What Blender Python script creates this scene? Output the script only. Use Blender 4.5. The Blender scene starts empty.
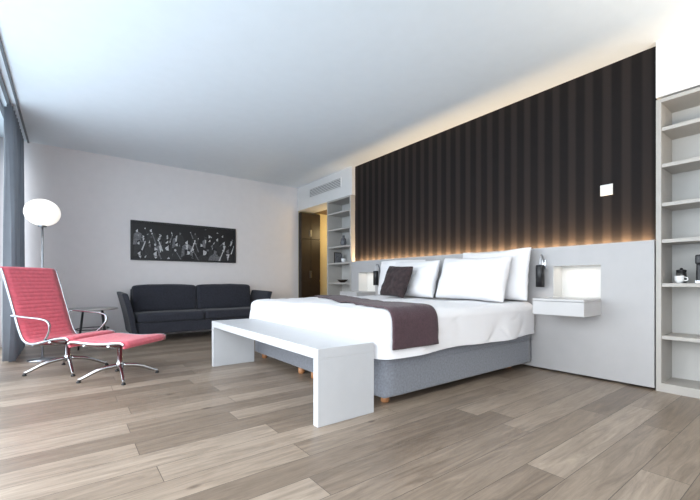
import bpy, bmesh, math, random
from mathutils import Vector, noise, Matrix
C = bpy.context.scene.collection
PI = math.pi
random.seed(7)

# ------------------------------------------------------------------ materials
def mat(name, col, rough=0.5, metal=0.0, var=0.05, vscale=8.0, bump=0.0, bscale=200.0, sheen=0.0, emit=None, estr=0.0, coat=0.0, spec=0.5):
    m = bpy.data.materials.new(name); m.use_nodes = True
    nt = m.node_tree; b = nt.nodes['Principled BSDF']
    b.inputs['Roughness'].default_value = rough
    b.inputs['Metallic'].default_value = metal
    b.inputs['Specular IOR Level'].default_value = spec
    b.inputs['Sheen Weight'].default_value = sheen
    b.inputs['Coat Weight'].default_value = coat
    tc = nt.nodes.new('ShaderNodeTexCoord')
    n = nt.nodes.new('ShaderNodeTexNoise'); n.inputs['Scale'].default_value = vscale; n.inputs['Detail'].default_value = 4
    nt.links.new(tc.outputs['Object'], n.inputs['Vector'])
    r = nt.nodes.new('ShaderNodeValToRGB')
    r.color_ramp.elements[0].position = 0.3; r.color_ramp.elements[1].position = 0.7
    r.color_ramp.elements[0].color = (*[c*(1-var) for c in col], 1)
    r.color_ramp.elements[1].color = (*[min(1, c*(1+var)) for c in col], 1)
    nt.links.new(n.outputs['Fac'], r.inputs['Fac'])
    nt.links.new(r.outputs['Color'], b.inputs['Base Color'])
    if bump > 0:
        n2 = nt.nodes.new('ShaderNodeTexNoise'); n2.inputs['Scale'].default_value = bscale; n2.inputs['Detail'].default_value = 3
        nt.links.new(tc.outputs['Object'], n2.inputs['Vector'])
        bp = nt.nodes.new('ShaderNodeBump'); bp.inputs['Strength'].default_value = bump; bp.inputs['Distance'].default_value = 0.002
        nt.links.new(n2.outputs['Fac'], bp.inputs['Height']); nt.links.new(bp.outputs['Normal'], b.inputs['Normal'])
    if emit:
        b.inputs['Emission Color'].default_value = (*emit, 1); b.inputs['Emission Strength'].default_value = estr
    return m

M = {}
M['wall'] = mat('wall_paint', (0.77, 0.73, 0.725), 0.85, var=0.015, bump=0.1, bscale=300)
M['hall'] = mat('hall_wall_paint', (0.62, 0.52, 0.30), 0.8, var=0.03)
M['ceil'] = mat('ceiling_paint', (0.79, 0.835, 0.87), 0.9, var=0.01)
M['soffit'] = mat('soffit_paint', (0.76, 0.745, 0.73), 0.8, var=0.01)
M['track'] = mat('track_metal', (0.12, 0.13, 0.14), 0.4)
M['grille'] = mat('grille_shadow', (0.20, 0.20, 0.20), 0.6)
M['alu'] = mat('window_aluminium', (0.25, 0.27, 0.29), 0.4, metal=0.6)
M['board'] = mat('headboard_lacquer', (0.44, 0.43, 0.432), 0.45, var=0.02)
M['bench'] = mat('bench_lacquer', (0.53, 0.54, 0.56), 0.38, var=0.02)
M['night'] = mat('nightstand_lacquer', (0.54, 0.53, 0.53), 0.4, var=0.02)
M['niche'] = mat('niche_white', (0.72, 0.71, 0.69), 0.6, var=0.01)
M['shelf'] = mat('shelf_greige', (0.44, 0.415, 0.385), 0.5, var=0.03)
M['shelfb'] = mat('shelf_back_greige', (0.52, 0.51, 0.49), 0.6, var=0.02)
M['base'] = mat('bed_fabric', (0.195, 0.207, 0.238), 0.95, var=0.16, vscale=60, bump=0.5, bscale=500, sheen=0.3)
M['linen'] = mat('white_linen', (0.83, 0.825, 0.845), 0.9, var=0.01, bump=0.15, bscale=400, sheen=0.1)
M['linen2'] = mat('white_pillow_linen', (0.79, 0.78, 0.79), 0.9, var=0.01, bump=0.15, bscale=400, sheen=0.1)
M['throw'] = mat('aubergine_wool', (0.064, 0.032, 0.040), 0.95, var=0.25, vscale=90, bump=0.8, bscale=350, sheen=0.12)
M['cush'] = mat('dark_cushion', (0.032, 0.019, 0.020), 0.9, var=0.5, vscale=22, bump=0.8, bscale=300, sheen=0.05)
M['sofa'] = mat('sofa_fabric', (0.023, 0.024, 0.034), 0.92, var=0.2, vscale=40, bump=0.6, bscale=400, sheen=0.1)
M['red'] = mat('red_sling', (0.60, 0.10, 0.135), 0.78, var=0.1, vscale=30, bump=0.4, bscale=400, sheen=0.25)
M['chrome'] = mat('chrome', (0.50, 0.51, 0.53), 0.16, metal=1.0, var=0.02)
M['steel'] = mat('brushed_steel', (0.40, 0.41, 0.43), 0.3, metal=1.0, var=0.03)
M['black'] = mat('black_metal', (0.012, 0.012, 0.014), 0.4, var=0.1)
M['blackp'] = mat('print_black', (0.005, 0.005, 0.006), 0.45, var=0.2)
M['g1'] = mat('print_dark_grey', (0.02, 0.02, 0.022), 0.45, var=0.3, vscale=40)
M['g2'] = mat('print_mid_grey', (0.13, 0.13, 0.14), 0.45, var=0.5, vscale=40)
M['g3'] = mat('print_light_grey', (0.50, 0.50, 0.51), 0.45, var=0.4, vscale=60)
M['footw'] = mat('beech_foot', (0.42, 0.19, 0.08), 0.4, var=0.1, vscale=20)
M['globe'] = mat('opal_glass', (0.80, 0.79, 0.77), 0.3, emit=(1.0, 0.93, 0.82), estr=0.6, var=0.01)
M['wood'] = mat('dark_wood', (0.020, 0.012, 0.008), 0.45, var=0.3, vscale=5)
M['woodl'] = mat('warm_wood', (0.16, 0.10, 0.055), 0.5, var=0.15, vscale=5)
M['tabletop'] = mat('table_top_grey', (0.36, 0.34, 0.33), 0.35, var=0.06)
M['white'] = mat('white_ceramic', (0.8, 0.8, 0.8), 0.25, var=0.01)
M['plast'] = mat('white_plastic', (0.75, 0.75, 0.73), 0.4, var=0.01)
M['glow'] = mat('lamp_glow', (0.9, 0.8, 0.6), 0.5, emit=(1.0, 0.62, 0.3), estr=12, var=0.01)

def cloth_light_mat(name, col, tcol, ft, fclear=0.0):
    m = mat(name, col, 0.9, var=0.06, bump=0.3, bscale=300, sheen=0.1)
    nt = m.node_tree; b = nt.nodes['Principled BSDF']; out = nt.nodes['Material Output']
    tr = nt.nodes.new('ShaderNodeBsdfTranslucent'); tr.inputs['Color'].default_value = (*tcol, 1)
    mx = nt.nodes.new('ShaderNodeMixShader'); mx.inputs[0].default_value = ft
    nt.links.new(b.outputs[0], mx.inputs[1]); nt.links.new(tr.outputs[0], mx.inputs[2])
    last = mx
    if fclear:
        tp = nt.nodes.new('ShaderNodeBsdfTransparent'); m2 = nt.nodes.new('ShaderNodeMixShader'); m2.inputs[0].default_value = fclear
        nt.links.new(mx.outputs[0], m2.inputs[1]); nt.links.new(tp.outputs[0], m2.inputs[2]); last = m2
    nt.links.new(last.outputs[0], out.inputs['Surface'])
    return m
M['curt'] = cloth_light_mat('curtain_fabric', (0.145, 0.155, 0.172), (0.15, 0.165, 0.19), 0.3)
M['sheer'] = cloth_light_mat('sheer_fabric', (0.85, 0.87, 0.9), (0.85, 0.9, 0.95), 0.6, 0.35)

# floor planks
def floor_mat():
    m = bpy.data.materials.new('oak_planks'); m.use_nodes = True
    nt = m.node_tree; N = nt.nodes; L = nt.links; b = N['Principled BSDF']
    tc = N.new('ShaderNodeTexCoord')
    sh = N.new('ShaderNodeMapping'); sh.inputs['Location'].default_value = (31.3, 17.6, 0)
    L.new(tc.outputs['Object'], sh.inputs['Vector'])
    br = N.new('ShaderNodeTexBrick')
    br.inputs['Scale'].default_value = 1.0
    br.inputs['Brick Width'].default_value = 1.9
    br.inputs['Row Height'].default_value = 0.18
    br.inputs['Mortar Size'].default_value = 0.0018
    br.inputs['Mortar Smooth'].default_value = 0.3
    br.offset = 0.37; br.offset_frequency = 2; br.squash = 0.77; br.squash_frequency = 3
    br.inputs['Bias'].default_value = 0.0
    br.inputs['Color1'].default_value = (0, 0, 0, 1); br.inputs['Color2'].default_value = (1, 1, 1, 1)
    br.inputs['Mortar'].default_value = (0.5, 0.5, 0.5, 1)
    L.new(sh.outputs['Vector'], br.inputs['Vector'])
    ramp = N.new('ShaderNodeValToRGB')
    e = ramp.color_ramp.elements
    e[0].position = 0; e[0].color = (0.190, 0.145, 0.108, 1)
    e[1].position = 1; e[1].color = (0.345, 0.278, 0.218, 1)
    k = e.new(0.35); k.color = (0.240, 0.187, 0.142, 1)
    k = e.new(0.7); k.color = (0.292, 0.231, 0.178, 1)
    L.new(br.outputs['Color'], ramp.inputs['Fac'])
    mp = N.new('ShaderNodeMapping'); mp.inputs['Scale'].default_value = (1.3, 13, 1)
    L.new(tc.outputs['Object'], mp.inputs['Vector'])
    addv = N.new('ShaderNodeVectorMath'); addv.operation = 'ADD'
    mulv = N.new('ShaderNodeVectorMath'); mulv.operation = 'SCALE'; mulv.inputs['Scale'].default_value = 17.0
    L.new(br.outputs['Color'], mulv.inputs[0]); L.new(mp.outputs['Vector'], addv.inputs[0]); L.new(mulv.outputs['Vector'], addv.inputs[1])
    g = N.new('ShaderNodeTexNoise'); g.inputs['Scale'].default_value = 1.7; g.inputs['Detail'].default_value = 9; g.inputs['Distortion'].default_value = 1.1; g.inputs['Roughness'].default_value = 0.70
    L.new(addv.outputs['Vector'], g.inputs['Vector'])
    gr = N.new('ShaderNodeValToRGB'); gr.color_ramp.elements[0].position = 0.32; gr.color_ramp.elements[1].position = 0.68
    gr.color_ramp.elements[0].color = (0.60, 0.58, 0.56, 1); gr.color_ramp.elements[1].color = (1.20, 1.20, 1.20, 1)
    L.new(g.outputs['Fac'], gr.inputs['Fac'])
    kv = N.new('ShaderNodeMapping'); kv.inputs['Scale'].default_value = (1.0, 2.0, 1); L.new(tc.outputs['Object'], kv.inputs['Vector'])
    vo = N.new('ShaderNodeTexVoronoi'); vo.inputs['Scale'].default_value = 1.7; vo.inputs['Randomness'].default_value = 1.0
    L.new(kv.outputs['Vector'], vo.inputs['Vector'])
    kr = N.new('ShaderNodeValToRGB'); kr.color_ramp.elements[0].position = 0.02; kr.color_ramp.elements[0].color = (0.28, 0.23, 0.20, 1)
    kr.color_ramp.elements[1].position = 0.075; kr.color_ramp.elements[1].color = (1, 1, 1, 1)
    L.new(vo.outputs['Distance'], kr.inputs['Fac'])
    mx = N.new('ShaderNodeMix'); mx.data_type = 'RGBA'; mx.blend_type = 'MULTIPLY'; mx.inputs[0].default_value = 1.0
    L.new(ramp.outputs['Color'], mx.inputs[6]); L.new(gr.outputs['Color'], mx.inputs[7])
    mk = N.new('ShaderNodeMix'); mk.data_type = 'RGBA'; mk.blend_type = 'MULTIPLY'; mk.inputs[0].default_value = 0.85
    L.new(mx.outputs[2], mk.inputs[6]); L.new(kr.outputs['Color'], mk.inputs[7])
    mm = N.new('ShaderNodeMix'); mm.data_type = 'RGBA'; mm.blend_type = 'MIX'
    L.new(br.outputs['Fac'], mm.inputs[0]); L.new(mk.outputs[2], mm.inputs[6]); mm.inputs[7].default_value = (0.08, 0.062, 0.048, 1)
    L.new(mm.outputs[2], b.inputs['Base Color'])
    rr = N.new('ShaderNodeMapRange'); rr.inputs['To Min'].default_value = 0.27; rr.inputs['To Max'].default_value = 0.44
    L.new(g.outputs['Fac'], rr.inputs['Value']); L.new(rr.outputs['Result'], b.inputs['Roughness'])
    bp = N.new('ShaderNodeBump'); bp.inputs['Strength'].default_value = 0.2; bp.inputs['Distance'].default_value = 0.002
    sub = N.new('ShaderNodeMath'); sub.operation = 'SUBTRACT'
    L.new(g.outputs['Fac'], sub.inputs[0]); L.new(br.outputs['Fac'], sub.inputs[1])
    L.new(sub.outputs[0], bp.inputs['Height']); L.new(bp.outputs['Normal'], b.inputs['Normal'])
    return m
M['floor'] = floor_mat()

def stripe_mat():
    m = bpy.data.materials.new('striped_dark_wallcovering'); m.use_nodes = True
    nt = m.node_tree; N = nt.nodes; L = nt.links; b = N['Principled BSDF']
    tc = N.new('ShaderNodeTexCoord'); sp = N.new('ShaderNodeSeparateXYZ'); L.new(tc.outputs['Object'], sp.inputs[0])
    a = N.new('ShaderNodeMath'); a.operation = 'MULTIPLY'; a.inputs[1].default_value = 1/0.15
    L.new(sp.outputs['Y'], a.inputs[0])
    f = N.new('ShaderNodeMath'); f.operation = 'FRACT'; L.new(a.outputs[0], f.inputs[0])
    r = N.new('ShaderNodeValToRGB'); e = r.color_ramp.elements
    D = (0.0095, 0.0072, 0.0072, 1); B = (0.0245, 0.0185, 0.0168, 1)
    e[0].position = 0.0; e[0].color = D
    e[1].position = 0.55; e[1].color = B
    k = e.new(0.40); k.color = D
    k = e.new(0.86); k.color = B
    k = e.new(1.0); k.color = D
    L.new(f.outputs[0], r.inputs['Fac'])
    n = N.new('ShaderNodeTexNoise'); n.inputs['Scale'].default_value = 260
    L.new(tc.outputs['Object'], n.inputs['Vector'])
    L.new(r.outputs['Color'], b.inputs['Base Color'])
    b.inputs['Roughness'].default_value = 0.65
    b.inputs['Specular IOR Level'].default_value = 0.15
    bp = N.new('ShaderNodeBump'); bp.inputs['Strength'].default_value = 0.3; bp.inputs['Distance'].default_value = 0.001
    L.new(n.outputs['Fac'], bp.inputs['Height']); L.new(bp.outputs['Normal'], b.inputs['Normal'])
    return m
M['stripe'] = stripe_mat()

# ------------------------------------------------------------------ helpers
def add_box(bm, x0, x1, y0, y1, z0, z1):
    vs = [bm.verts.new(p) for p in [(x0,y0,z0),(x1,y0,z0),(x1,y1,z0),(x0,y1,z0),(x0,y0,z1),(x1,y0,z1),(x1,y1,z1),(x0,y1,z1)]]
    for f in [(3,2,1,0),(4,5,6,7),(0,1,5,4),(1,2,6,5),(2,3,7,6),(3,0,4,7)]:
        bm.faces.new([vs[i] for i in f])
    return vs

def boxes(*bs):
    bm = bmesh.new()
    for b in bs: add_box(bm, *b)
    return bm

def tube(bm, pts, r, seg=10, ry=None, cap=True, rads=None):
    pts = [Vector(p) for p in pts]
    n = len(pts); rings = []
    t = (pts[1]-pts[0]).normalized()
    up = Vector((0,0,1)) if abs(t.z) < 0.9 else Vector((0,1,0))
    u = up.cross(t).normalized(); v = t.cross(u)
    for i, p in enumerate(pts):
        if i == 0: tt = (pts[1]-pts[0]).normalized()
        elif i == n-1: tt = (pts[-1]-pts[-2]).normalized()
        else: tt = ((pts[i+1]-p).normalized()+(p-pts[i-1]).normalized()).normalized()
        u = (u - tt*u.dot(tt)).normalized(); v = tt.cross(u)
        rr = rads[i] if rads else r
        r2 = (ry if ry else rr) if not rads else rr*(ry/r if ry else 1)
        rings.append([bm.verts.new(p + u*math.cos(a)*rr + v*math.sin(a)*r2) for a in [2*PI*k/seg for k in range(seg)]])
    for i in range(n-1):
        for k in range(seg):
            f = bm.faces.new([rings[i][k], rings[i][(k+1)%seg], rings[i+1][(k+1)%seg], rings[i+1][k]]); f.smooth = True
    if cap:
        bm.faces.new(rings[0][::-1]); bm.faces.new(rings[-1])

def lathe(bm, prof, seg=28, c=(0,0,0)):
    rings = []
    for r, z in prof:
        if r < 1e-5: rings.append([bm.verts.new((c[0], c[1], c[2]+z))])
        else: rings.append([bm.verts.new((c[0]+r*math.cos(2*PI*k/seg), c[1]+r*math.sin(2*PI*k/seg), c[2]+z)) for k in range(seg)])
    for i in range(len(rings)-1):
        A, B = rings[i], rings[i+1]
        for k in range(seg):
            k2 = (k+1) % seg
            if len(A) == 1 and len(B) == 1: continue
            if len(A) == 1: f = bm.faces.new([A[0], B[k2], B[k]][::-1])
            elif len(B) == 1: f = bm.faces.new([A[k], A[k2], B[0]])
            else: f = bm.faces.new([A[k], A[k2], B[k2], B[k]])
            f.smooth = True

def smooth_pts(pts, n=6):
    out = []
    P = [Vector(p) for p in pts]
    P = [P[0]*2-P[1]] + P + [P[-1]*2-P[-2]]
    for i in range(1, len(P)-2):
        for k in range(n):
            t = k/n
            out.append(0.5*((2*P[i]) + (-P[i-1]+P[i+1])*t + (2*P[i-1]-5*P[i]+4*P[i+1]-P[i+2])*t*t + (-P[i-1]+3*P[i]-3*P[i+1]+P[i+2])*t**3))
    out.append(P[-2])
    return out

def rbox(x0, x1, y0, y1, z0, z1, rad, n=14, fn=None, open_bottom=False):
    bm = bmesh.new()
    bmesh.ops.create_cube(bm, size=2)
    bmesh.ops.subdivide_edges(bm, edges=bm.edges[:], cuts=n, use_grid_fill=True)
    c = Vector(((x0+x1)/2, (y0+y1)/2, (z0+z1)/2)); h = Vector(((x1-x0)/2, (y1-y0)/2, (z1-z0)/2))
    if open_bottom:
        fs = [f for f in bm.faces if f.calc_center_median().z < -0.999]
        bmesh.ops.delete(bm, geom=fs, context='FACES')
    for v in bm.verts:
        q = Vector([math.sin(t*PI/2)*0.55 + t*0.45 for t in v.co])
        p = Vector((q.x*h.x, q.y*h.y, q.z*h.z))
        inner = Vector([max(-h[i]+rad, min(h[i]-rad, p[i])) for i in range(3)])
        if open_bottom and p.z < 0: inner.z = p.z
        d = p - inner
        if d.length > 1e-6: p = inner + d.normalized()*rad
        p = p + c
        v.co = p
    bm.normal_update()
    if fn:
        nn = {v: v.normal.copy() for v in bm.verts}
        for v in bm.verts: v.co = fn(v.co.copy(), nn[v])
    for f in bm.faces: f.smooth = True
    return bm

def obj(name, bm, m, parent=None, bevel=0.0, loc=None, rot=None):
    if isinstance(m, str): m = M[m]
    bmesh.ops.recalc_face_normals(bm, faces=bm.faces[:])
    me = bpy.data.meshes.new(name); bm.to_mesh(me); bm.free()
    for k in (m if isinstance(m, (list, tuple)) else [m]): me.materials.append(M[k] if isinstance(k, str) else k)
    o = bpy.data.objects.new(name, me); C.objects.link(o)
    if parent: o.parent = parent
    if loc: o.location = loc
    if rot: o.rotation_euler = rot
    if bevel:
        b = o.modifiers.new('bevel', 'BEVEL'); b.width = bevel; b.segments = 2; b.limit_method = 'ANGLE'; b.angle_limit = 0.7
    return o

def tag(o, label, cat, group=None):
    o['label'] = label; o['category'] = cat
    if group: o['group'] = group
    return o
def thing(name, label, cat, loc=(0,0,0), rotz=0, group=None, rot=None):
    o = bpy.data.objects.new(name, None); C.objects.link(o); o.empty_display_size = 0.1
    o.location = loc; o.rotation_euler = rot if rot else (0, 0, rotz)
    return tag(o, label, cat, group)
def struct(name, bm, m, bevel=0):
    o = obj(name, bm, m, None, bevel); o['kind'] = 'structure'; return o

# ------------------------------------------------------------------ room
H = 2.90; YB = 7.0; XR = 3.90; XW = -0.78; YF = -2.2; HS = 2.41; YP = 5.09
struct('floor', boxes((XW-0.1, 5.7, YF, YB+0.1, -0.1, 0)), 'floor')
struct('ceiling', boxes((XW-0.1, 4.4, YF, YB+0.1, H, H+0.1)), 'ceil')
struct('wall_back', boxes((XW-0.1, 3.92, YB, YB+0.12, 0, H)), 'wall')
struct('wall_front', boxes((XW-0.1, 4.4, YF-0.1, YF, 0, H)), 'wall')
struct('wall_right', boxes((3.97, 4.02, 0.93, YP, 1.12, H)), 'stripe')
struct('wall_niche', boxes((4.22, 4.32, YF, 5.84, 0, H), (XR, 4.22, YF, 0.12, 0, HS+0.02)), 'soffit')
struct('wall_soffit', boxes((XR, 4.22, YF, 0.93, HS+0.02, H), (XR, 4.3, YP, YB, HS, H)), 'soffit')
struct('wall_hall', boxes((4.22, 5.7, 5.84, 5.90, 0, HS), (5.6, 5.7, 5.90, YB, 0, HS), (3.92, 5.7, YB, YB+0.12, 0, HS)), 'hall')
struct('ceiling_hall', boxes((4.3, 5.7, 5.84, YB, HS, HS+0.1)), 'woodl')
struct('wall_left', boxes((XW-0.1, XW, YF, YB, H-0.14, H), (XW-0.1, XW, YF, YB, 0, 0.06), (XW-0.1, XW, YB-0.1, YB, 0, H), (XW-0.1, XW, YF, YF+0.3, 0, H)), 'wall')
ys = [YF+0.3, -0.2, 1.5, 3.2, 4.9, YB-0.1]
for i in range(5):
    a, b = ys[i], ys[i+1]
    struct('window_%d' % (i+1), boxes((XW-0.07, XW-0.01, a, a+0.05, 0.06, H-0.14), (XW-0.07, XW-0.01, b-0.05, b, 0.06, H-0.14),
           (XW-0.07, XW-0.01, a, b, 0.06, 0.12), (XW-0.07, XW-0.01, a, b, H-0.20, H-0.14)), 'alu')
struct('trim_1', boxes((-0.62, -0.59, YF, YB, H-0.03, H), (-0.54, -0.51, YF, YB, H-0.03, H), (-0.46, -0.44, YF, YB, H-0.02, H)), 'track')

# ------------------------------------------------------------------ curtains
def curtain(x, y0, y1, label, waves, amp, m='curt'):
    bm = bmesh.new(); n = waves*10; rows = []
    zs = [0.015, 0.5, 1.0, 1.6, 2.2, 2.6, 2.86]
    for z in zs:
        k = 1.0 - 0.25*(z/2.86)
        row = []
        for i in range(n+1):
            t = i/n
            a = amp*k*math.sin(2*PI*waves*t + 0.5*math.sin(z*1.3+t*9))
            row.append(bm.verts.new((x + a + 0.008*noise.noise(Vector((t*12, z*1.2, 3))), y0 + (y1-y0)*t + 0.01*math.cos(2*PI*waves*t*2), z)))
        rows.append(row)
    for r in range(len(rows)-1):
        for i in range(n):
            f = bm.faces.new([rows[r][i], rows[r][i+1], rows[r+1][i+1], rows[r+1][i]]); f.smooth = True
    o = obj('curtain', bm, m)
    return tag(o, label, 'curtain')
curtain(-0.525, 5.55, 6.85, 'slate grey floor-length pleated curtain hanging beside the globe lamp', 10, 0.06)
curtain(-0.66, 4.4, 5.50, 'bright white sheer curtain at the left window edge', 11, 0.03, 'sheer')

# ------------------------------------------------------------------ headboard
hb = thing('headboard', 'light grey lacquered wall headboard with lit niches along striped wall', 'headboard', (3.88, 3.0, 0))
HX0, HX1 = 0.0, 0.022
N1 = (1.325-3.0, 1.742-3.0); N2 = (4.46-3.0, 4.88-3.0)
Y0h, Y1h = 0.935-3.0, YP-0.01-3.0; ZT = 1.25; nz0, nz1 = 0.75, 1.06
obj('panel', boxes((HX0, HX1, Y0h, N1[0], 0.02, ZT), (HX0, HX1, N1[1], N2[0], 0.02, ZT), (HX0, HX1, N2[1], Y1h, 0.02, ZT),
    (HX0, HX1, N1[0], N1[1], 0.02, nz0), (HX0, HX1, N1[0], N1[1], nz1, ZT), (HX0, HX1, N2[0], N2[1], 0.02, nz0), (HX0, HX1, N2[0], N2[1], nz1, ZT)), 'board', hb)
obj('end_panel', boxes((HX1, 0.088, Y0h, Y0h+0.02, 0.02, ZT)), 'board', hb)
ND = 0.19
for (a, b) in (N1, N2):
    n_ = obj('niche', boxes((ND, ND+0.008, a-0.005, b+0.005, nz0-0.005, nz1+0.005), (0.001, ND, a-0.008, a+0.001, nz0, nz1), (0.001, ND, b-0.001, b+0.008, nz0, nz1),
        (0.001, ND, a, b, nz0-0.008, nz0+0.001), (0.001, ND, a, b, nz1-0.001, nz1+0.008)), 'niche', hb)
    n_['label'] = 'white lit niche recessed in the headboard'

def nightstand(yc, label):
    t = thing('nightstand', label, 'nightstand', (3.88, yc, 0.6), 0, 'floating nightstands beside the bed')
    w = 0.22; d = 0.38
    obj('body', boxes((-d+0.02, 0, -w, w, 0, 0.125), (-d, 0, -w, w, 0.127, 0.147)), 'night', t, bevel=0.0015)
    obj('drawer', boxes((-d, -d+0.018, -w, w, 0.0, 0.122)), 'night', t, bevel=0.0015)
    return t
nightstand(1.54, 'light grey floating nightstand with drawer nearest the open shelves')
nightstand(4.67, 'floating nightstand on far side of bed, mostly hidden by pillows')

def reading_lamp(yc, label, s):
    t = thing('reading_lamp', label, 'wall lamp', (3.88, yc, 0.97), 0, 'black reading lamps on the headboard')
    bm = bmesh.new(); add_box(bm, -0.012, 0, -0.022, 0.022, 0.06, 0.16); obj('wall_plate', bm, 'steel', t, bevel=0.003)
    bm = bmesh.new(); tube(bm, smooth_pts([(-0.01, 0, 0.13), (-0.04, 0, 0.195), (-0.08, 0, 0.19), (-0.09, 0, 0.09)]), 0.007, 8); obj('arm', bm, 'steel', t)
    bm = bmesh.new(); lathe(bm, [(0, 0.10), (0.034, 0.10), (0.040, 0.094), (0.040, -0.12), (0.035, -0.12), (0.035, 0.08), (0, 0.085)], 20, (-0.09, 0, 0)); obj('shade', bm, 'black', t)
    bm = bmesh.new(); lathe(bm, [(0, -0.09), (0.02, -0.085), (0.025, -0.06), (0, -0.03)], 14, (-0.09, 0, 0)); obj('bulb', bm, 'glow', t)
    return t
reading_lamp(1.83, 'black cylindrical reading lamp beside the near pillows', 1)
reading_lamp(4.34, 'black cylindrical reading lamp beyond the far pillows', 1)

t = thing('light_switch', 'square white control plate on the dark striped wall', 'switch', (3.97, 1.307, 1.70))
obj('plate', boxes((-0.012, 0, -0.05, 0.05, 0, 0.1)), 'plast', t, bevel=0.003)
obj('button', boxes((-0.016, -0.012, -0.03, 0.03, 0.02, 0.08)), 'plast', t, bevel=0.002)

# ------------------------------------------------------------------ built-in shelves
def shelf_unit(y0, y1, label):
    yc = (y0+y1)/2; w = (y1-y0)/2
    t = thing('built_in_shelf', label, 'shelf', (4.05, yc, 0))
    xf, xb = -0.17, 0.165
    for s in (-1, 1):
        a = s*w; b = s*(w-0.035)
        obj('side_panel', boxes((xf, xb, min(a, b), max(a, b), 0, HS-0.005)), 'shelf', t, bevel=0.002)
    obj('back_panel', boxes((xb-0.01, xb, -w+0.035, w-0.035, 0, HS-0.005)), 'shelfb', t)
    for z in (0.46, 0.89, 1.25, 1.55, 1.87, 2.17):
        obj('shelf_board', boxes((xf+0.01, xb-0.01, -w+0.035, w-0.035, z-0.03, z)), 'shelf', t, bevel=0.002)
    obj('top_board', boxes((xf, xb-0.01, -w+0.035, w-0.035, HS-0.035, HS-0.005)), 'shelf', t)
    obj('plinth', boxes((xf, xb-0.01, -w+0.035, w-0.035, 0, 0.07)), 'shelf', t)
    return t
shelf_unit(0.14, 0.925, 'tall pale open shelf unit at the right edge of the room')
shelf_unit(YP+0.005, 5.835, 'tall open shelf unit under the vent, between striped wall and hallway')

def cup(loc, label, name='cup', m='white', s=1.0):
    t = thing(name, label, 'cup', loc)
    bm = bmesh.new(); lathe(bm, [(0, 0), (0.022*s, 0), (0.036*s, 0.03*s), (0.04*s, 0.075*s), (0.036*s, 0.075*s), (0.031*s, 0.03*s), (0, 0.008)], 18); obj('bowl', bm, m, t)
    bm = bmesh.new(); tube(bm, smooth_pts([(0, -0.037*s, 0.06*s), (0, -0.062*s, 0.055*s), (0, -0.06*s, 0.03*s), (0, -0.034*s, 0.025*s)]), 0.005*s, 8); obj('handle', bm, m, t)
    return t
cup((3.95, 0.79, 0.89), 'white cup on the shelf beside the coffee maker', s=0.8)
t = thing('canister', 'dark lidded canister on the right shelf unit behind the white cup', 'canister', (4.06, 0.80, 0.89))
bm = bmesh.new(); lathe(bm, [(0, 0), (0.030, 0), (0.032, 0.01), (0.032, 0.09), (0, 0.09)], 20); obj('body', bm, 'steel', t)
bm = bmesh.new(); lathe(bm, [(0, 0.091), (0.033, 0.091), (0.033, 0.11), (0.010, 0.115), (0.010, 0.125), (0, 0.128)], 20); obj('lid', bm, 'black', t)
t = thing('coffee_maker', 'black coffee maker on the right shelf unit', 'coffee maker', (4.03, 0.645, 0.89))
obj('body', boxes((0.0, 0.11, -0.06, 0.06, 0, 0.23)), 'black', t, bevel=0.012)
obj('head', boxes((-0.10, 0.01, -0.05, 0.05, 0.15, 0.225)), 'black', t, bevel=0.012)
obj('drip_tray', boxes((-0.10, 0.0, -0.05, 0.05, 0, 0.025)), 'steel', t, bevel=0.004)
def book(loc, w, h, d, m, label, name='book'):
    t = thing(name, label, 'book', loc, 0, 'books on the far shelf unit')
    obj('cover', boxes((-d/2, d/2, -w/2, -w/2+0.003, 0, h), (-d/2, d/2, w/2-0.003, w/2, 0, h), (-d/2, -d/2+0.003, -w/2, w/2, 0, h)), m, t)
    obj('pages', boxes((-d/2+0.004, d/2-0.004, -w/2+0.003, w/2-0.003, 0.003, h-0.004)), 'niche', t)
book((4.0, 5.66, 1.25), 0.03, 0.20, 0.14, 'wood', 'dark brown book standing on the far shelf unit')
book((4.0, 5.62, 1.25), 0.035, 0.18, 0.14, 'g2', 'mid grey book standing on the far shelf unit')
cup((3.98, 5.45, 1.25), 'white cup on far shelf unit beside the standing books')
t = thing('vase', 'grey rounded vase on upper board of far shelf unit', 'vase', (4.02, 5.5, 1.55))
bm = bmesh.new(); lathe(bm, [(0, 0), (0.03, 0), (0.06, 0.06), (0.05, 0.13), (0.02, 0.17), (0.025, 0.2), (0.018, 0.2), (0.012, 0.17), (0, 0.16)], 20); obj('body', bm, 'g2', t)
t = thing('bowl', 'shallow brown bowl on far shelf unit at bed height', 'bowl', (4.0, 5.5, 0.89))
bm = bmesh.new(); lathe(bm, [(0, 0), (0.04, 0), (0.10, 0.05), (0.095, 0.055), (0.04, 0.012), (0, 0.01)], 22); obj('body', bm, 'wood', t)

# vent
t = thing('air_vent', 'long white slatted air vent above the far shelf unit', 'vent', (3.90, 5.95, 2.60))
obj('frame', boxes((-0.012, 0, -0.55, 0.55, 0, 0.015), (-0.012, 0, -0.55, 0.55, 0.165, 0.18), (-0.012, 0, -0.55, -0.535, 0.015, 0.165), (-0.012, 0, 0.535, 0.55, 0.015, 0.165)), 'soffit', t, bevel=0.002)
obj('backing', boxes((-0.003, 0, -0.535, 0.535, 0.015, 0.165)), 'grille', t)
for k in range(5):
    obj('slat', boxes((-0.012, -0.003, -0.535, 0.535, 0.028+k*0.029, 0.040+k*0.029)), 'soffit', t)

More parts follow.
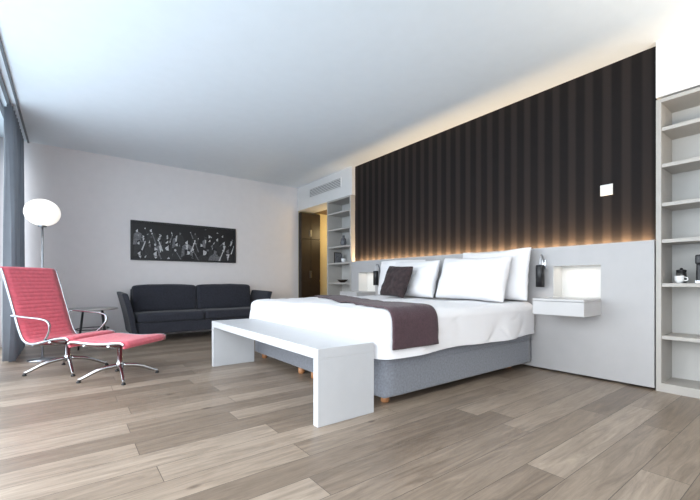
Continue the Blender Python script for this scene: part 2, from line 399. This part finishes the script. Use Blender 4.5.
# hall wardrobe
t = thing('wardrobe', 'dark wood wardrobe in the hallway beyond the bedroom corner', 'wardrobe', (4.165, 6.995, 0))
obj('body', boxes((-0.24, 0.24, -0.09, 0, 0, 2.38)), 'wood', t, bevel=0.003)
for s in (0, 1):
    for (z0, z1) in ((0.06, 0.92), (0.94, 1.80), (1.82, 2.36)):
        d = obj('door', boxes((-0.237+s*0.239, -0.004+s*0.239, -0.11, -0.092, z0, z1)), 'wood', t, bevel=0.003)
        obj('handle', boxes((-0.03+s*0.03, -0.022+s*0.03, -0.13, -0.112, z0+0.05, z0+0.2)), 'steel', d)

# ------------------------------------------------------------------ picture
def picture():
    x0, x1, z0, z1 = 0.81, 2.55, 1.262, 1.912
    cx = (x0+x1)/2; w = (x1-x0)/2; h = z1-z0
    t = thing('picture', 'wide black-framed monochrome picture of a crowd above the sofa', 'picture', (cx, YB, z0))
    fr = 0.025
    obj('frame', boxes((-w, w, -0.035, 0, 0, fr), (-w, w, -0.035, 0, h-fr, h), (-w, -w+fr, -0.035, 0, fr, h-fr), (w-fr, w, -0.035, 0, fr, h-fr)), 'black', t, bevel=0.002)
    bm = bmesh.new()
    add_box(bm, -w+fr, w-fr, -0.018, -0.001, fr, h-fr)
    rnd = random.Random(5)
    X0, X1, Z0, Z1 = -w+fr+0.01, w-fr-0.01, fr+0.005, h-fr-0.01
    layer = [0.0185]
    def poly(pts, mi):
        layer[0] += 0.000012
        ps = [(min(X1, max(X0, x)), min(Z1, max(Z0, z))) for x, z in pts]
        if len(set(ps)) < 3: return
        try:
            f = bm.faces.new([bm.verts.new((x, -layer[0], z)) for x, z in ps]); f.material_index = mi
        except Exception: pass
    def ell(x, z, a, b, mi, n=10): poly([(x+a*math.cos(2*PI*k/n), z+b*math.sin(2*PI*k/n)) for k in range(n)], mi)
    for row, (zb, sc, cnt) in enumerate([(0.42, 0.85, 14), (0.27, 1.15, 11), (0.11, 1.4, 8)]):
        for i in range(cnt):
            x = X0 + (i+0.5+rnd.uniform(-.45, .45))*(X1-X0)/cnt; z = zb+rnd.uniform(-.06, .06); s = sc*rnd.uniform(.8, 1.25)
            body = rnd.choice([0, 1, 1, 0, 1, 2])
            poly([(x-.08*s, z-.20*s), (x-.062*s, z-.02*s), (x-.02*s, z+.01*s), (x+.02*s, z+.01*s), (x+.062*s, z-.02*s), (x+.08*s, z-.20*s)], body)
            if rnd.random() < .5: poly([(x-.018*s, z), (x+.018*s, z), (x+rnd.uniform(-.01, .01), z-.10*s)], 3)
            fm = rnd.choice([3, 2, 3])
            tl = rnd.uniform(-.012, .012)*s
            ell(x+tl, z+.042*s, .026*s, .036*s, fm)
            ox = rnd.choice([-1, 1])*.010*s
            poly([(x+tl-.027*s, z+.03*s), (x+tl-.026*s, z+.07*s), (x+tl+ox, z+.088*s), (x+tl+.024*s, z+.076*s), (x+tl+.027*s, z+.045*s), (x+tl+ox, z+.062*s)], 0)
            poly([(x+tl+ox*2.6, z+.07*s), (x+tl+ox*2.6, z+.01*s), (x+tl+ox*.9, z+.015*s), (x+tl+ox*.9, z+.06*s)], 0)
            if rnd.random() < .55:
                sg = rnd.choice([-1, 1]); ax = x+sg*.05*s
                poly([(ax-.008, z-.09*s), (ax+.014, z-.09*s), (ax+sg*.05*s+.01, z+.05*s), (ax+sg*.05*s-.004, z+.055*s)], rnd.choice([1, 2, 3])); ell(ax+sg*.052*s, z+.06*s, .010*s, .013*s, 3, 8)
    for i in range(34):
        x = rnd.uniform(X0, X1); z = rnd.uniform(Z0, Z1)
        poly([(x, z), (x+rnd.uniform(.01, .06), z+rnd.uniform(-.01, .02)), (x+rnd.uniform(.0, .04), z+rnd.uniform(.02, .06))], rnd.choice([2, 3, 3, 0, 0]))
    obj('print', bm, ['blackp', 'g1', 'g2', 'g3'], t)
picture()

# ------------------------------------------------------------------ bed
BX0, BX1, BY0, BY1 = 1.78, 3.87, 1.95, 4.25
bed = thing('bed', 'wide box-spring bed with grey upholstered base and beech feet', 'bed', (0, 0, 0))
yc = (BY0+BY1)/2
obj('base', rbox(BX0, BX1, BY0, BY1, 0.065, 0.36, 0.02, 10), 'base', bed)
bm = bmesh.new(); tube(bm, [(BX0-0.001, BY0-0.001, 0.30), (BX1, BY0-0.001, 0.30)], 0.003, 6); tube(bm, [(BX0-0.001, BY0, 0.30), (BX0-0.001, BY1, 0.30)], 0.003, 6)
obj('piping', bm, 'base', bed)
for k, (fx, fy) in enumerate([(1.90, 2.07), (1.84, yc-0.12), (1.84, yc+0.12), (1.86, 4.13), (3.70, 2.12), (3.70, 4.13)]):
    bm = bmesh.new(); lathe(bm, [(0, 0), (0.026, 0), (0.032, 0.01), (0.032, 0.068), (0, 0.068)], 20, (fx, fy, 0))
    obj('foot', bm, 'footw', bed)
obj('mattress', rbox(1.80, 3.865, 1.97, 4.23, 0.362, 0.62, 0.05, 16), 'linen', bed)

DX0, DX1, DY0, DY1, DZ0, DZ1, DR = 1.735, 3.865, 1.90, 4.33, 0.365, 0.695, 0.09
def disp(p):
    a = 0.018*noise.noise(Vector((p.x*2.0, p.y*2.0, p.z*2.5)))
    b = 0.006*noise.noise(Vector((p.x*6+p.y*3, p.y*4, p.z*3)))
    w_ = Vector((p.x, p.y, p.z)) + 0.15*Vector((noise.noise(p*2), noise.noise(p*2+Vector((5, 0, 0))), 0))
    r = abs(noise.noise(Vector((w_.x*2.6+w_.y*1.4, w_.y*1.7-w_.x, w_.z*2+5))))
    r2 = abs(noise.noise(Vector((w_.x*4.5-w_.y*2.0, w_.y*3.0+w_.x*1.5, w_.z*3+9))))
    return a+b-0.008*max(0, 1-r*7)-0.004*max(0, 1-r2*7)
def dfn(p, n):
    q = p + n*disp(p)
    if p.z < 0.60:
        k = (0.60-p.z)/0.235
        q += Vector((n.x, n.y, 0))*(0.014*k*math.sin(p.x*10+p.y*9+1.0+3*noise.noise(p*1.5))+0.014*k)
        if p.z < DZ0+0.01: q.z += 0.008*math.sin(p.x*5+p.y*4)
    q.x = min(q.x, 3.872)
    return q
dv = rbox(DX0, DX1, DY0, DY1, DZ0, DZ1, DR, 84, dfn, open_bottom=True)
tag(obj('duvet', dv, 'linen'), 'smooth white duvet covering the wide bed', 'duvet')

def throw():
    bm = bmesh.new()
    path = []
    off = 0.016
    zb = 0.425
    for k in range(8): path.append((DY0, zb+(DZ1-DR-zb)*k/8, -1, 0))
    for k in range(9):
        a = PI - k*(PI/2)/8; path.append((DY0+DR+DR*math.cos(a), DZ1-DR+DR*math.sin(a), math.cos(a), math.sin(a)))
    for k in range(1, 70): path.append((DY0+DR+(DY1-DY0-2*DR)*k/70, DZ1, 0, 1))
    for k in range(9):
        a = PI/2 - k*(PI/2)/8; path.append((DY1-DR+DR*math.cos(a), DZ1-DR+DR*math.sin(a), math.cos(a), math.sin(a)))
    for k in range(1, 9): path.append((DY1, DZ1-DR-(DZ1-DR-zb)*k/8, 1, 0))
    rows = []; m = 20
    for i, (y, z, ny, nz) in enumerate(path):
        s = (y-DY0)/(DY1-DY0)
        xa = 1.80+0.86*s; xb = 2.27+0.72*s
        row = []
        for j in range(m+1):
            x = xa+(xb-xa)*j/m
            p = Vector((x, y, z)); n = Vector((0, ny, nz))
            q = p+n*(disp(p)+off+0.002*math.sin(x*20+y*6+z*5))
            if z < 0.60:
                k = (0.60-z)/0.235
                q += n*(0.014*k*math.sin(x*10+y*9+1.0+3*noise.noise(p*1.5))+0.018*k)
            row.append(bm.verts.new(q))
        rows.append(row)
    for i in range(len(rows)-1):
        for j in range(m):
            f = bm.faces.new([rows[i][j], rows[i][j+1], rows[i+1][j+1], rows[i+1][j]]); f.smooth = True
    o = obj('bed_throw', bm, 'throw'); s = o.modifiers.new('thick', 'SOLIDIFY'); s.thickness = 0.012; s.offset = 0
    tag(o, 'dark aubergine wool throw laid across the white duvet', 'throw')
throw()

def pillow_bm(w, h, t, seed, n=32, wr=0.02, sl=1.0):
    bm = bmesh.new(); grids = []
    for side in (1, -1):
        g = []
        for i in range(n+1):
            row = []
            for j in range(n+1):
                u = math.sin((-1+2*i/n)*PI/2); v = math.sin((-1+2*j/n)*PI/2)
                y = w/2*u*(1-.05*(1-v*v)*abs(u)-.02*v**4*abs(u)**3); z = h/2*v*(1-.08*(1-u*u)*abs(v)-.04*u**4*abs(v)**3)
                if v > 0: z -= sl*(0.015*h*abs(u)**3 + 0.02*h*math.sin(u*2.3+seed)*v)
                e = max(0, (1-u**4)*(1-v**4))**0.5
                x = side*t/2*e*(1-0.15*v*sl) + wr*e*noise.noise(Vector((u*2.5+seed, v*2.5, side)))
                rad = math.atan2(v, u); rr = math.hypot(u, v)
                x += side*0.006*sl*e*min(1, rr)**2*math.sin(rad*12+seed*3)
                cr_ = abs(noise.noise(Vector((u*2.2+v+seed, v*1.8-u*0.6, seed))))
                x -= side*0.012*sl*e*max(0, 1-cr_*7)
                x += 0.010*(1-e)*noise.noise(Vector((u*4+seed, v*4, 9)))
                row.append((x, y, z+h/2))
            g.append(row)
        grids.append(g)
    vs = {}
    for s in range(2):
        for i in range(n+1):
            for j in range(n+1):
                edge = i in (0, n) or j in (0, n)
                if s == 1 and edge: vs[s, i, j] = vs[0, i, j]
                else: vs[s, i, j] = bm.verts.new(grids[s][i][j])
    for s in range(2):
        for i in range(n):
            for j in range(n):
                q = [vs[s, i, j], vs[s, i+1, j], vs[s, i+1, j+1], vs[s, i, j+1]]
                f = bm.faces.new(q if s == 0 else q[::-1]); f.smooth = True
    return bm
R = math.radians
def pillow(loc, w, h, t, tilt, seed, label, m='linen2', name='pillow', yaw=0, roll=0, group='white pillows at the headboard', sl=1.0):
    o = obj(name, pillow_bm(w, h, t, seed, sl=sl), m, None, 0, loc, (roll, R(tilt), yaw))
    tag(o, label, 'pillow' if name == 'pillow' else 'cushion', group)
pillow((3.70, 2.33, 0.70), 0.86, 0.57, 0.16, 8, 1.3, 'tall white pillow against headboard, nearest the reading lamp', yaw=R(-2))
pillow((3.70, 3.75, 0.70), 0.86, 0.53, 0.16, 8, 4.1, 'white pillow against headboard at far side of the bed', yaw=R(2))
pillow((3.43, 2.44, 0.70), 0.84, 0.51, 0.21, 19, 7.7, 'plump white pillow leaning in front of the tall near pillow', yaw=R(3), roll=R(1.5))
pillow((3.45, 3.31, 0.70), 0.82, 0.50, 0.21, 17, 9.4, 'plump white pillow directly behind the dark square cushion', yaw=R(-4), roll=R(-1))
pillow((3.22, 3.40, 0.712), 0.48, 0.42, 0.14, 20, 2.2, 'small dark brown square cushion leaning on white pillows', 'cush', 'cushion', R(-6), R(3), None, sl=0.0)

# ------------------------------------------------------------------ bench
t = thing('bench', 'long pale grey slab bench at the foot of the bed', 'bench', (1.455, 3.008, 0))
w, l = 0.228, 1.062
obj('bench_top', boxes((-w, w, -l, l, 0.42, 0.485)), 'bench', t, bevel=0.003)
for s in (-1, 1):
    a, b = sorted((s*l, s*(l-0.055)))
    obj('leg', boxes((-w, w, a, b, 0, 0.42)), 'bench', t, bevel=0.003)

# ------------------------------------------------------------------ sofa
def sofa():
    t = thing('sofa', 'dark charcoal fabric two-seat sofa under the wide picture', 'sofa', (1.76, 6.56, 0))
    W = 0.98
    obj('frame', rbox(-W, W, -0.36, 0.36, 0.12, 0.30, 0.02, 8), 'sofa', t)
    def lean(p, n):
        k = (p.z-0.3)/0.55
        return p + Vector((0, 0.06*k, 0)) + n*0.006*noise.noise(p*5)
    obj('back', rbox(-W+0.02, W-0.02, 0.22, 0.35, 0.26, 0.80, 0.03, 12, lean), 'sofa', t)
    for s in (-1, 1):
        a, b = sorted((s*0.004, s*(W-0.02)))
        obj('seat_cushion', rbox(a, b, -0.39, 0.14, 0.295, 0.44, 0.04, 14, lambda p, n: p+n*0.006*noise.noise(p*4)), 'sofa', t)
        def puff(p, n, s=s, c=(a+b)/2):
            q = lean(p, n); q.y -= 0.03*max(0, 1-abs((p.x-c)/0.5)**2)*max(0, 1-abs((p.z-.63)/.25)**2)
            q.z -= 0.02*abs((p.x-c)/0.48)**3*max(0, (p.z-.6)/.26); return q
        obj('back_cushion', rbox(a, b, 0.04, 0.22, 0.42, 0.865, 0.05, 16, puff), 'sofa', t)
        def flare(p, n, s=s):
            k = (p.z-0.12)/0.62; q = p.copy()
            q.x += s*0.13*k*(0.6+0.4*k); q.y -= 0.03*k*(1 if p.y < 0 else 0)
            q.z += 0.02*k*(p.y+0.1)
            return q
        a, b = sorted((s*(W-0.03), s*(W+0.045)))
        obj('arm', rbox(a, b, -0.41, 0.36, 0.12, 0.74, 0.02, 14, flare), 'sofa', t)
        for y in (-0.32, 0.30):
            bm = bmesh.new(); tube(bm, [(s*0.92, y, 0.13), (s*0.94, y*1.03, 0.0)], 0.012, 10, rads=[0.013, 0.010]); obj('leg', bm, 'steel', t)
sofa()

# side table
t = thing('side_table', 'small round grey-topped side table between lounge chair and sofa', 'table', (0.27, 6.22, 0))
bm = bmesh.new(); lathe(bm, [(0, 0.520), (0.29, 0.520), (0.30, 0.527), (0.30, 0.537), (0.29, 0.543), (0, 0.543)], 40); obj('table_top', bm, 'tabletop', t)
for k in range(4):
    a = PI/4+k*PI/2
    bm = bmesh.new(); tube(bm, [(0.15*math.cos(a), 0.15*math.sin(a), 0.52), (0.23*math.cos(a), 0.23*math.sin(a), 0)], 0.010, 8); obj('leg', bm, 'black', t)
bm = bmesh.new(); tube(bm, [(0.19*math.cos(2*PI*k/24), 0.19*math.sin(2*PI*k/24), 0.26) for k in range(25)], 0.007, 6, cap=False); obj('ring', bm, 'black', t)

# ------------------------------------------------------------------ floor lamp
t = thing('floor_lamp', 'floor lamp with glowing white globe beside the curtain', 'lamp', (-0.235, 5.56, 0))
bm = bmesh.new(); lathe(bm, [(0, 0), (0.14, 0), (0.14, 0.012), (0.03, 0.022), (0.013, 0.04), (0, 0.04)], 32); obj('base', bm, 'steel', t)
bm = bmesh.new(); tube(bm, [(0, 0, 0.03), (0, 0, 1.54)], 0.010, 12); obj('pole', bm, 'steel', t)
bm = bmesh.new(); lathe(bm, [(0, 1.53), (0.04, 1.535), (0.045, 1.57), (0, 1.57)], 20); obj('collar', bm, 'steel', t)
bm = bmesh.new(); lathe(bm, [(0.168*math.sin(PI*k/20) if 0 < k < 20 else 0, 1.70-0.155*math.cos(PI*k/20)) for k in range(21)], 36); obj('lamp_shade', bm, 'globe', t)

# ------------------------------------------------------------------ lounge chair and ottoman
def sling(prof, hw, th, rib=0.040, amp=0.007):
    pts = smooth_pts([(x, 0, z) for x, z in prof], 14)
    L = [0]
    for i in range(1, len(pts)): L.append(L[-1]+(pts[i]-pts[i-1]).length)
    n = int(L[-1]/rib*8); P = []
    j = 0
    for k in range(n+1):
        s = L[-1]*k/n
        while j < len(L)-2 and L[j+1] < s: j += 1
        f = (s-L[j])/max(1e-9, L[j+1]-L[j]); P.append((pts[j].lerp(pts[j+1], min(1, f)), s))
    bm = bmesh.new(); cols = 8; top = []; bot = []
    for k, (p, s) in enumerate(P):
        a = P[max(0, k-1)][0]; b = P[min(n, k+1)][0]; tg = (b-a).normalized(); nr = Vector((-tg.z, 0, tg.x))
        r = amp*abs(math.sin(PI*s/rib))**0.5
        tr = []; br_ = []
        for c in range(cols+1):
            y = -hw+2*hw*c/cols; e = 1-abs(y/hw)**8
            tr.append(bm.verts.new(p+Vector((0, y, 0))+nr*(th/2+r*e))); br_.append(bm.verts.new(p+Vector((0, y, 0))-nr*(th/2+r*e)))
        top.append(tr); bot.append(br_)
    def fc(q):
        f = bm.faces.new(q); f.smooth = True
    for k in range(n):
        for c in range(cols):
            fc([top[k][c], top[k][c+1], top[k+1][c+1], top[k+1][c]]); fc([bot[k][c], bot[k+1][c], bot[k+1][c+1], bot[k][c+1]])
        fc([top[k][0], top[k+1][0], bot[k+1][0], bot[k][0]]); fc([top[k][cols], bot[k][cols], bot[k+1][cols], top[k+1][cols]])
    for c in range(cols):
        fc([top[0][c], bot[0][c], bot[0][c+1], top[0][c+1]]); fc([top[n][c], top[n][c+1], bot[n][c+1], bot[n][c]])
    return bm
def star_base(t, rad, hubz, rot):
    for k in range(4):
        a = rot+k*PI/2; c, s = math.cos(a), math.sin(a)
        bm = bmesh.new(); pts = smooth_pts([(0.02*c, 0.02*s, hubz), (rad*0.5*c, rad*0.5*s, hubz*0.5+0.035), (rad*0.9*c, rad*0.9*s, 0.036), (rad*c, rad*s, 0.030)], 5)
        tube(bm, pts, 0.016, 10, ry=0.018, rads=[0.018-0.008*i/(len(pts)-1) for i in range(len(pts))])
        leg = obj('base_leg', bm, 'chrome', t)
        bm = bmesh.new(); lathe(bm, [(0, 0), (0.017, 0), (0.019, 0.008), (0.010, 0.022), (0, 0.024)], 14, (rad*0.985*c, rad*0.985*s, 0)); obj('glide', bm, 'black', leg)
    bm = bmesh.new(); lathe(bm, [(0, hubz-0.03), (0.030, hubz-0.03), (0.032, hubz+0.02), (0.022, hubz+0.03), (0.020, 0.30), (0, 0.30)], 20); obj('column', bm, 'chrome', t)

def lounge_chair():
    t = thing('lounge_chair', 'coral red ribbed high-back lounge chair with chrome frame beside curtain', 'chair', (0.0, 4.76, 0), math.atan2(-0.73, 0.68))
    prof = [(0.285, 0.315), (0.30, 0.35), (0.26, 0.372), (0.12, 0.358), (-0.02, 0.322), (-0.13, 0.31), (-0.205, 0.345), (-0.255, 0.44), (-0.31, 0.60), (-0.375, 0.79), (-0.43, 0.95), (-0.465, 1.035), (-0.495, 1.035)]
    obj('sling', sling(prof, 0.268, 0.018), 'red', t)
    rail = smooth_pts([(x, 0, z) for x, z in prof[1:-1]], 6)
    for s in (-1, 1):
        bm = bmesh.new(); tube(bm, [p+Vector((0, s*0.276, 0)) for p in rail], 0.008, 8, ry=0.013); obj('side_rail', bm, 'chrome', t)
        bm = bmesh.new()
        tube(bm, smooth_pts([(-0.300, s*0.285, 0.57), (-0.27, s*0.318, 0.58), (-0.10, s*0.335, 0.57), (0.06, s*0.335, 0.555), (0.135, s*0.33, 0.53), (0.145, s*0.32, 0.47), (0.10, s*0.30, 0.40), (0.05, s*0.285, 0.355)], 6), 0.013, 10, ry=0.009)
        obj('armrest', bm, 'chrome', t)
    bm = bmesh.new()
    tube(bm, smooth_pts([(0.09, -0.275, 0.335), (0.06, -0.12, 0.29), (0.0, 0, 0.275), (0.06, 0.12, 0.29), (0.09, 0.275, 0.335)], 5), 0.012, 8)
    tube(bm, smooth_pts([(-0.10, -0.275, 0.30), (-0.06, -0.12, 0.28), (0.0, 0, 0.275), (-0.06, 0.12, 0.28), (-0.10, 0.275, 0.30)], 5), 0.012, 8)
    obj('seat_spreader', bm, 'chrome', t)
    bm = bmesh.new(); tube(bm, [(-0.36, -0.275, 0.73), (-0.395, 0, 0.73), (-0.36, 0.275, 0.73)], 0.009, 8); obj('back_spreader', bm, 'chrome', t)
    star_base(t, 0.34, 0.13, PI/4+0.15)
lounge_chair()
def ottoman():
    t = thing('ottoman', 'coral red ribbed ottoman on chrome star base in front of lounge chair', 'ottoman', (0.39, 4.10, 0), math.atan2(-0.714, 0.70))
    prof = [(0.26, 0.325), (0.272, 0.355), (0.23, 0.372), (0.10, 0.362), (0, 0.358), (-0.10, 0.362), (-0.23, 0.372), (-0.272, 0.355), (-0.26, 0.325)]
    obj('sling', sling(prof, 0.272, 0.020), 'red', t)
    for s in (-1, 1):
        bm = bmesh.new(); tube(bm, [p+Vector((0, s*0.281, 0)) for p in smooth_pts([(x, 0, z) for x, z in prof[1:-1]], 6)], 0.008, 8, ry=0.013); obj('side_rail', bm, 'chrome', t)
    bm = bmesh.new()
    for sx in (-1, 1):
        tube(bm, smooth_pts([(sx*0.12, -0.279, 0.345), (sx*0.07, -0.12, 0.305), (0, 0, 0.295), (sx*0.07, 0.12, 0.305), (sx*0.12, 0.279, 0.345)], 5), 0.011, 8)
    obj('spreader', bm, 'chrome', t)
    star_base(t, 0.32, 0.12, PI/4)
ottoman()

# ------------------------------------------------------------------ lights
def area(name, loc, rot, sx, sy, e, col, portal=False, spread=None):
    l = bpy.data.lights.new(name, 'AREA'); l.shape = 'RECTANGLE'; l.size = sx; l.size_y = sy; l.energy = e; l.color = col
    if portal: l.cycles.is_portal = True
    if spread: l.spread = spread
    o = bpy.data.objects.new(name, l); C.objects.link(o); o.location = loc; o.rotation_euler = rot
    return o
area('window_portal', (XW-0.12, (YF+YB)/2, 1.45), (0, R(-90), 0), 2.8, 9.1, 1, (1, 1, 1), portal=True)
area('cove_light', (3.912, 3.0, 1.205), (0, R(180+64), 0), 0.03, 4.05, 66, (1.0, 0.70, 0.38))
for a in ((1.325+1.742)/2, (4.46+4.88)/2):
    area('niche_light', (3.98, a, 1.05), (0, 0, 0), 0.05, 0.36, 0.22, (1.0, 0.90, 0.76))
def point(name, loc, e, col, r=0.05):
    l = bpy.data.lights.new(name, 'POINT'); l.energy = e; l.color = col; l.shadow_soft_size = r
    o = bpy.data.objects.new(name, l); C.objects.link(o); o.location = loc
point('hall_light', (4.75, 6.35, 2.0), 13, (1.0, 0.76, 0.40), 0.06)
# added fill light, out of view, for a broad warm wash on the ceiling
area('ceiling_wash_fill', (2.9, -0.5, 1.7), (R(180), 0, 0), 0.3, 0.3, 34, (1.0, 0.88, 0.72))

# bright overcast sky above, darker terrace and city below the horizon
w = bpy.data.worlds.new('sky'); bpy.context.scene.world = w; w.use_nodes = True
nt = w.node_tree; bg = nt.nodes['Background']
tc = nt.nodes.new('ShaderNodeTexCoord'); sp = nt.nodes.new('ShaderNodeSeparateXYZ'); nt.links.new(tc.outputs['Generated'], sp.inputs[0])
cr = nt.nodes.new('ShaderNodeValToRGB'); mr = nt.nodes.new('ShaderNodeMapRange')
mr.inputs['From Min'].default_value = -1; mr.inputs['From Max'].default_value = 1
nt.links.new(sp.outputs['Z'], mr.inputs['Value']); nt.links.new(mr.outputs['Result'], cr.inputs['Fac'])
e = cr.color_ramp.elements
e[0].position = 0.46; e[0].color = (0.43, 0.53, 0.62, 1)
e[1].position = 0.52; e[1].color = (0.88, 0.945, 1.0, 1)
nt.links.new(cr.outputs['Color'], bg.inputs['Color']); bg.inputs['Strength'].default_value = 5.4

# ------------------------------------------------------------------ camera
cam = bpy.data.cameras.new('camera'); co = bpy.data.objects.new('camera', cam); C.objects.link(co)
cam.sensor_width = 36; cam.lens = 372/700*36; cam.shift_y = 32/700; cam.clip_start = 0.02
co.location = (0, 0, 0.9); co.rotation_euler = (R(90), 0, -math.atan2(282, 372))
bpy.context.scene.camera = co
vs = bpy.context.scene.view_settings
vs.view_transform = 'Standard'; vs.exposure = 0.3
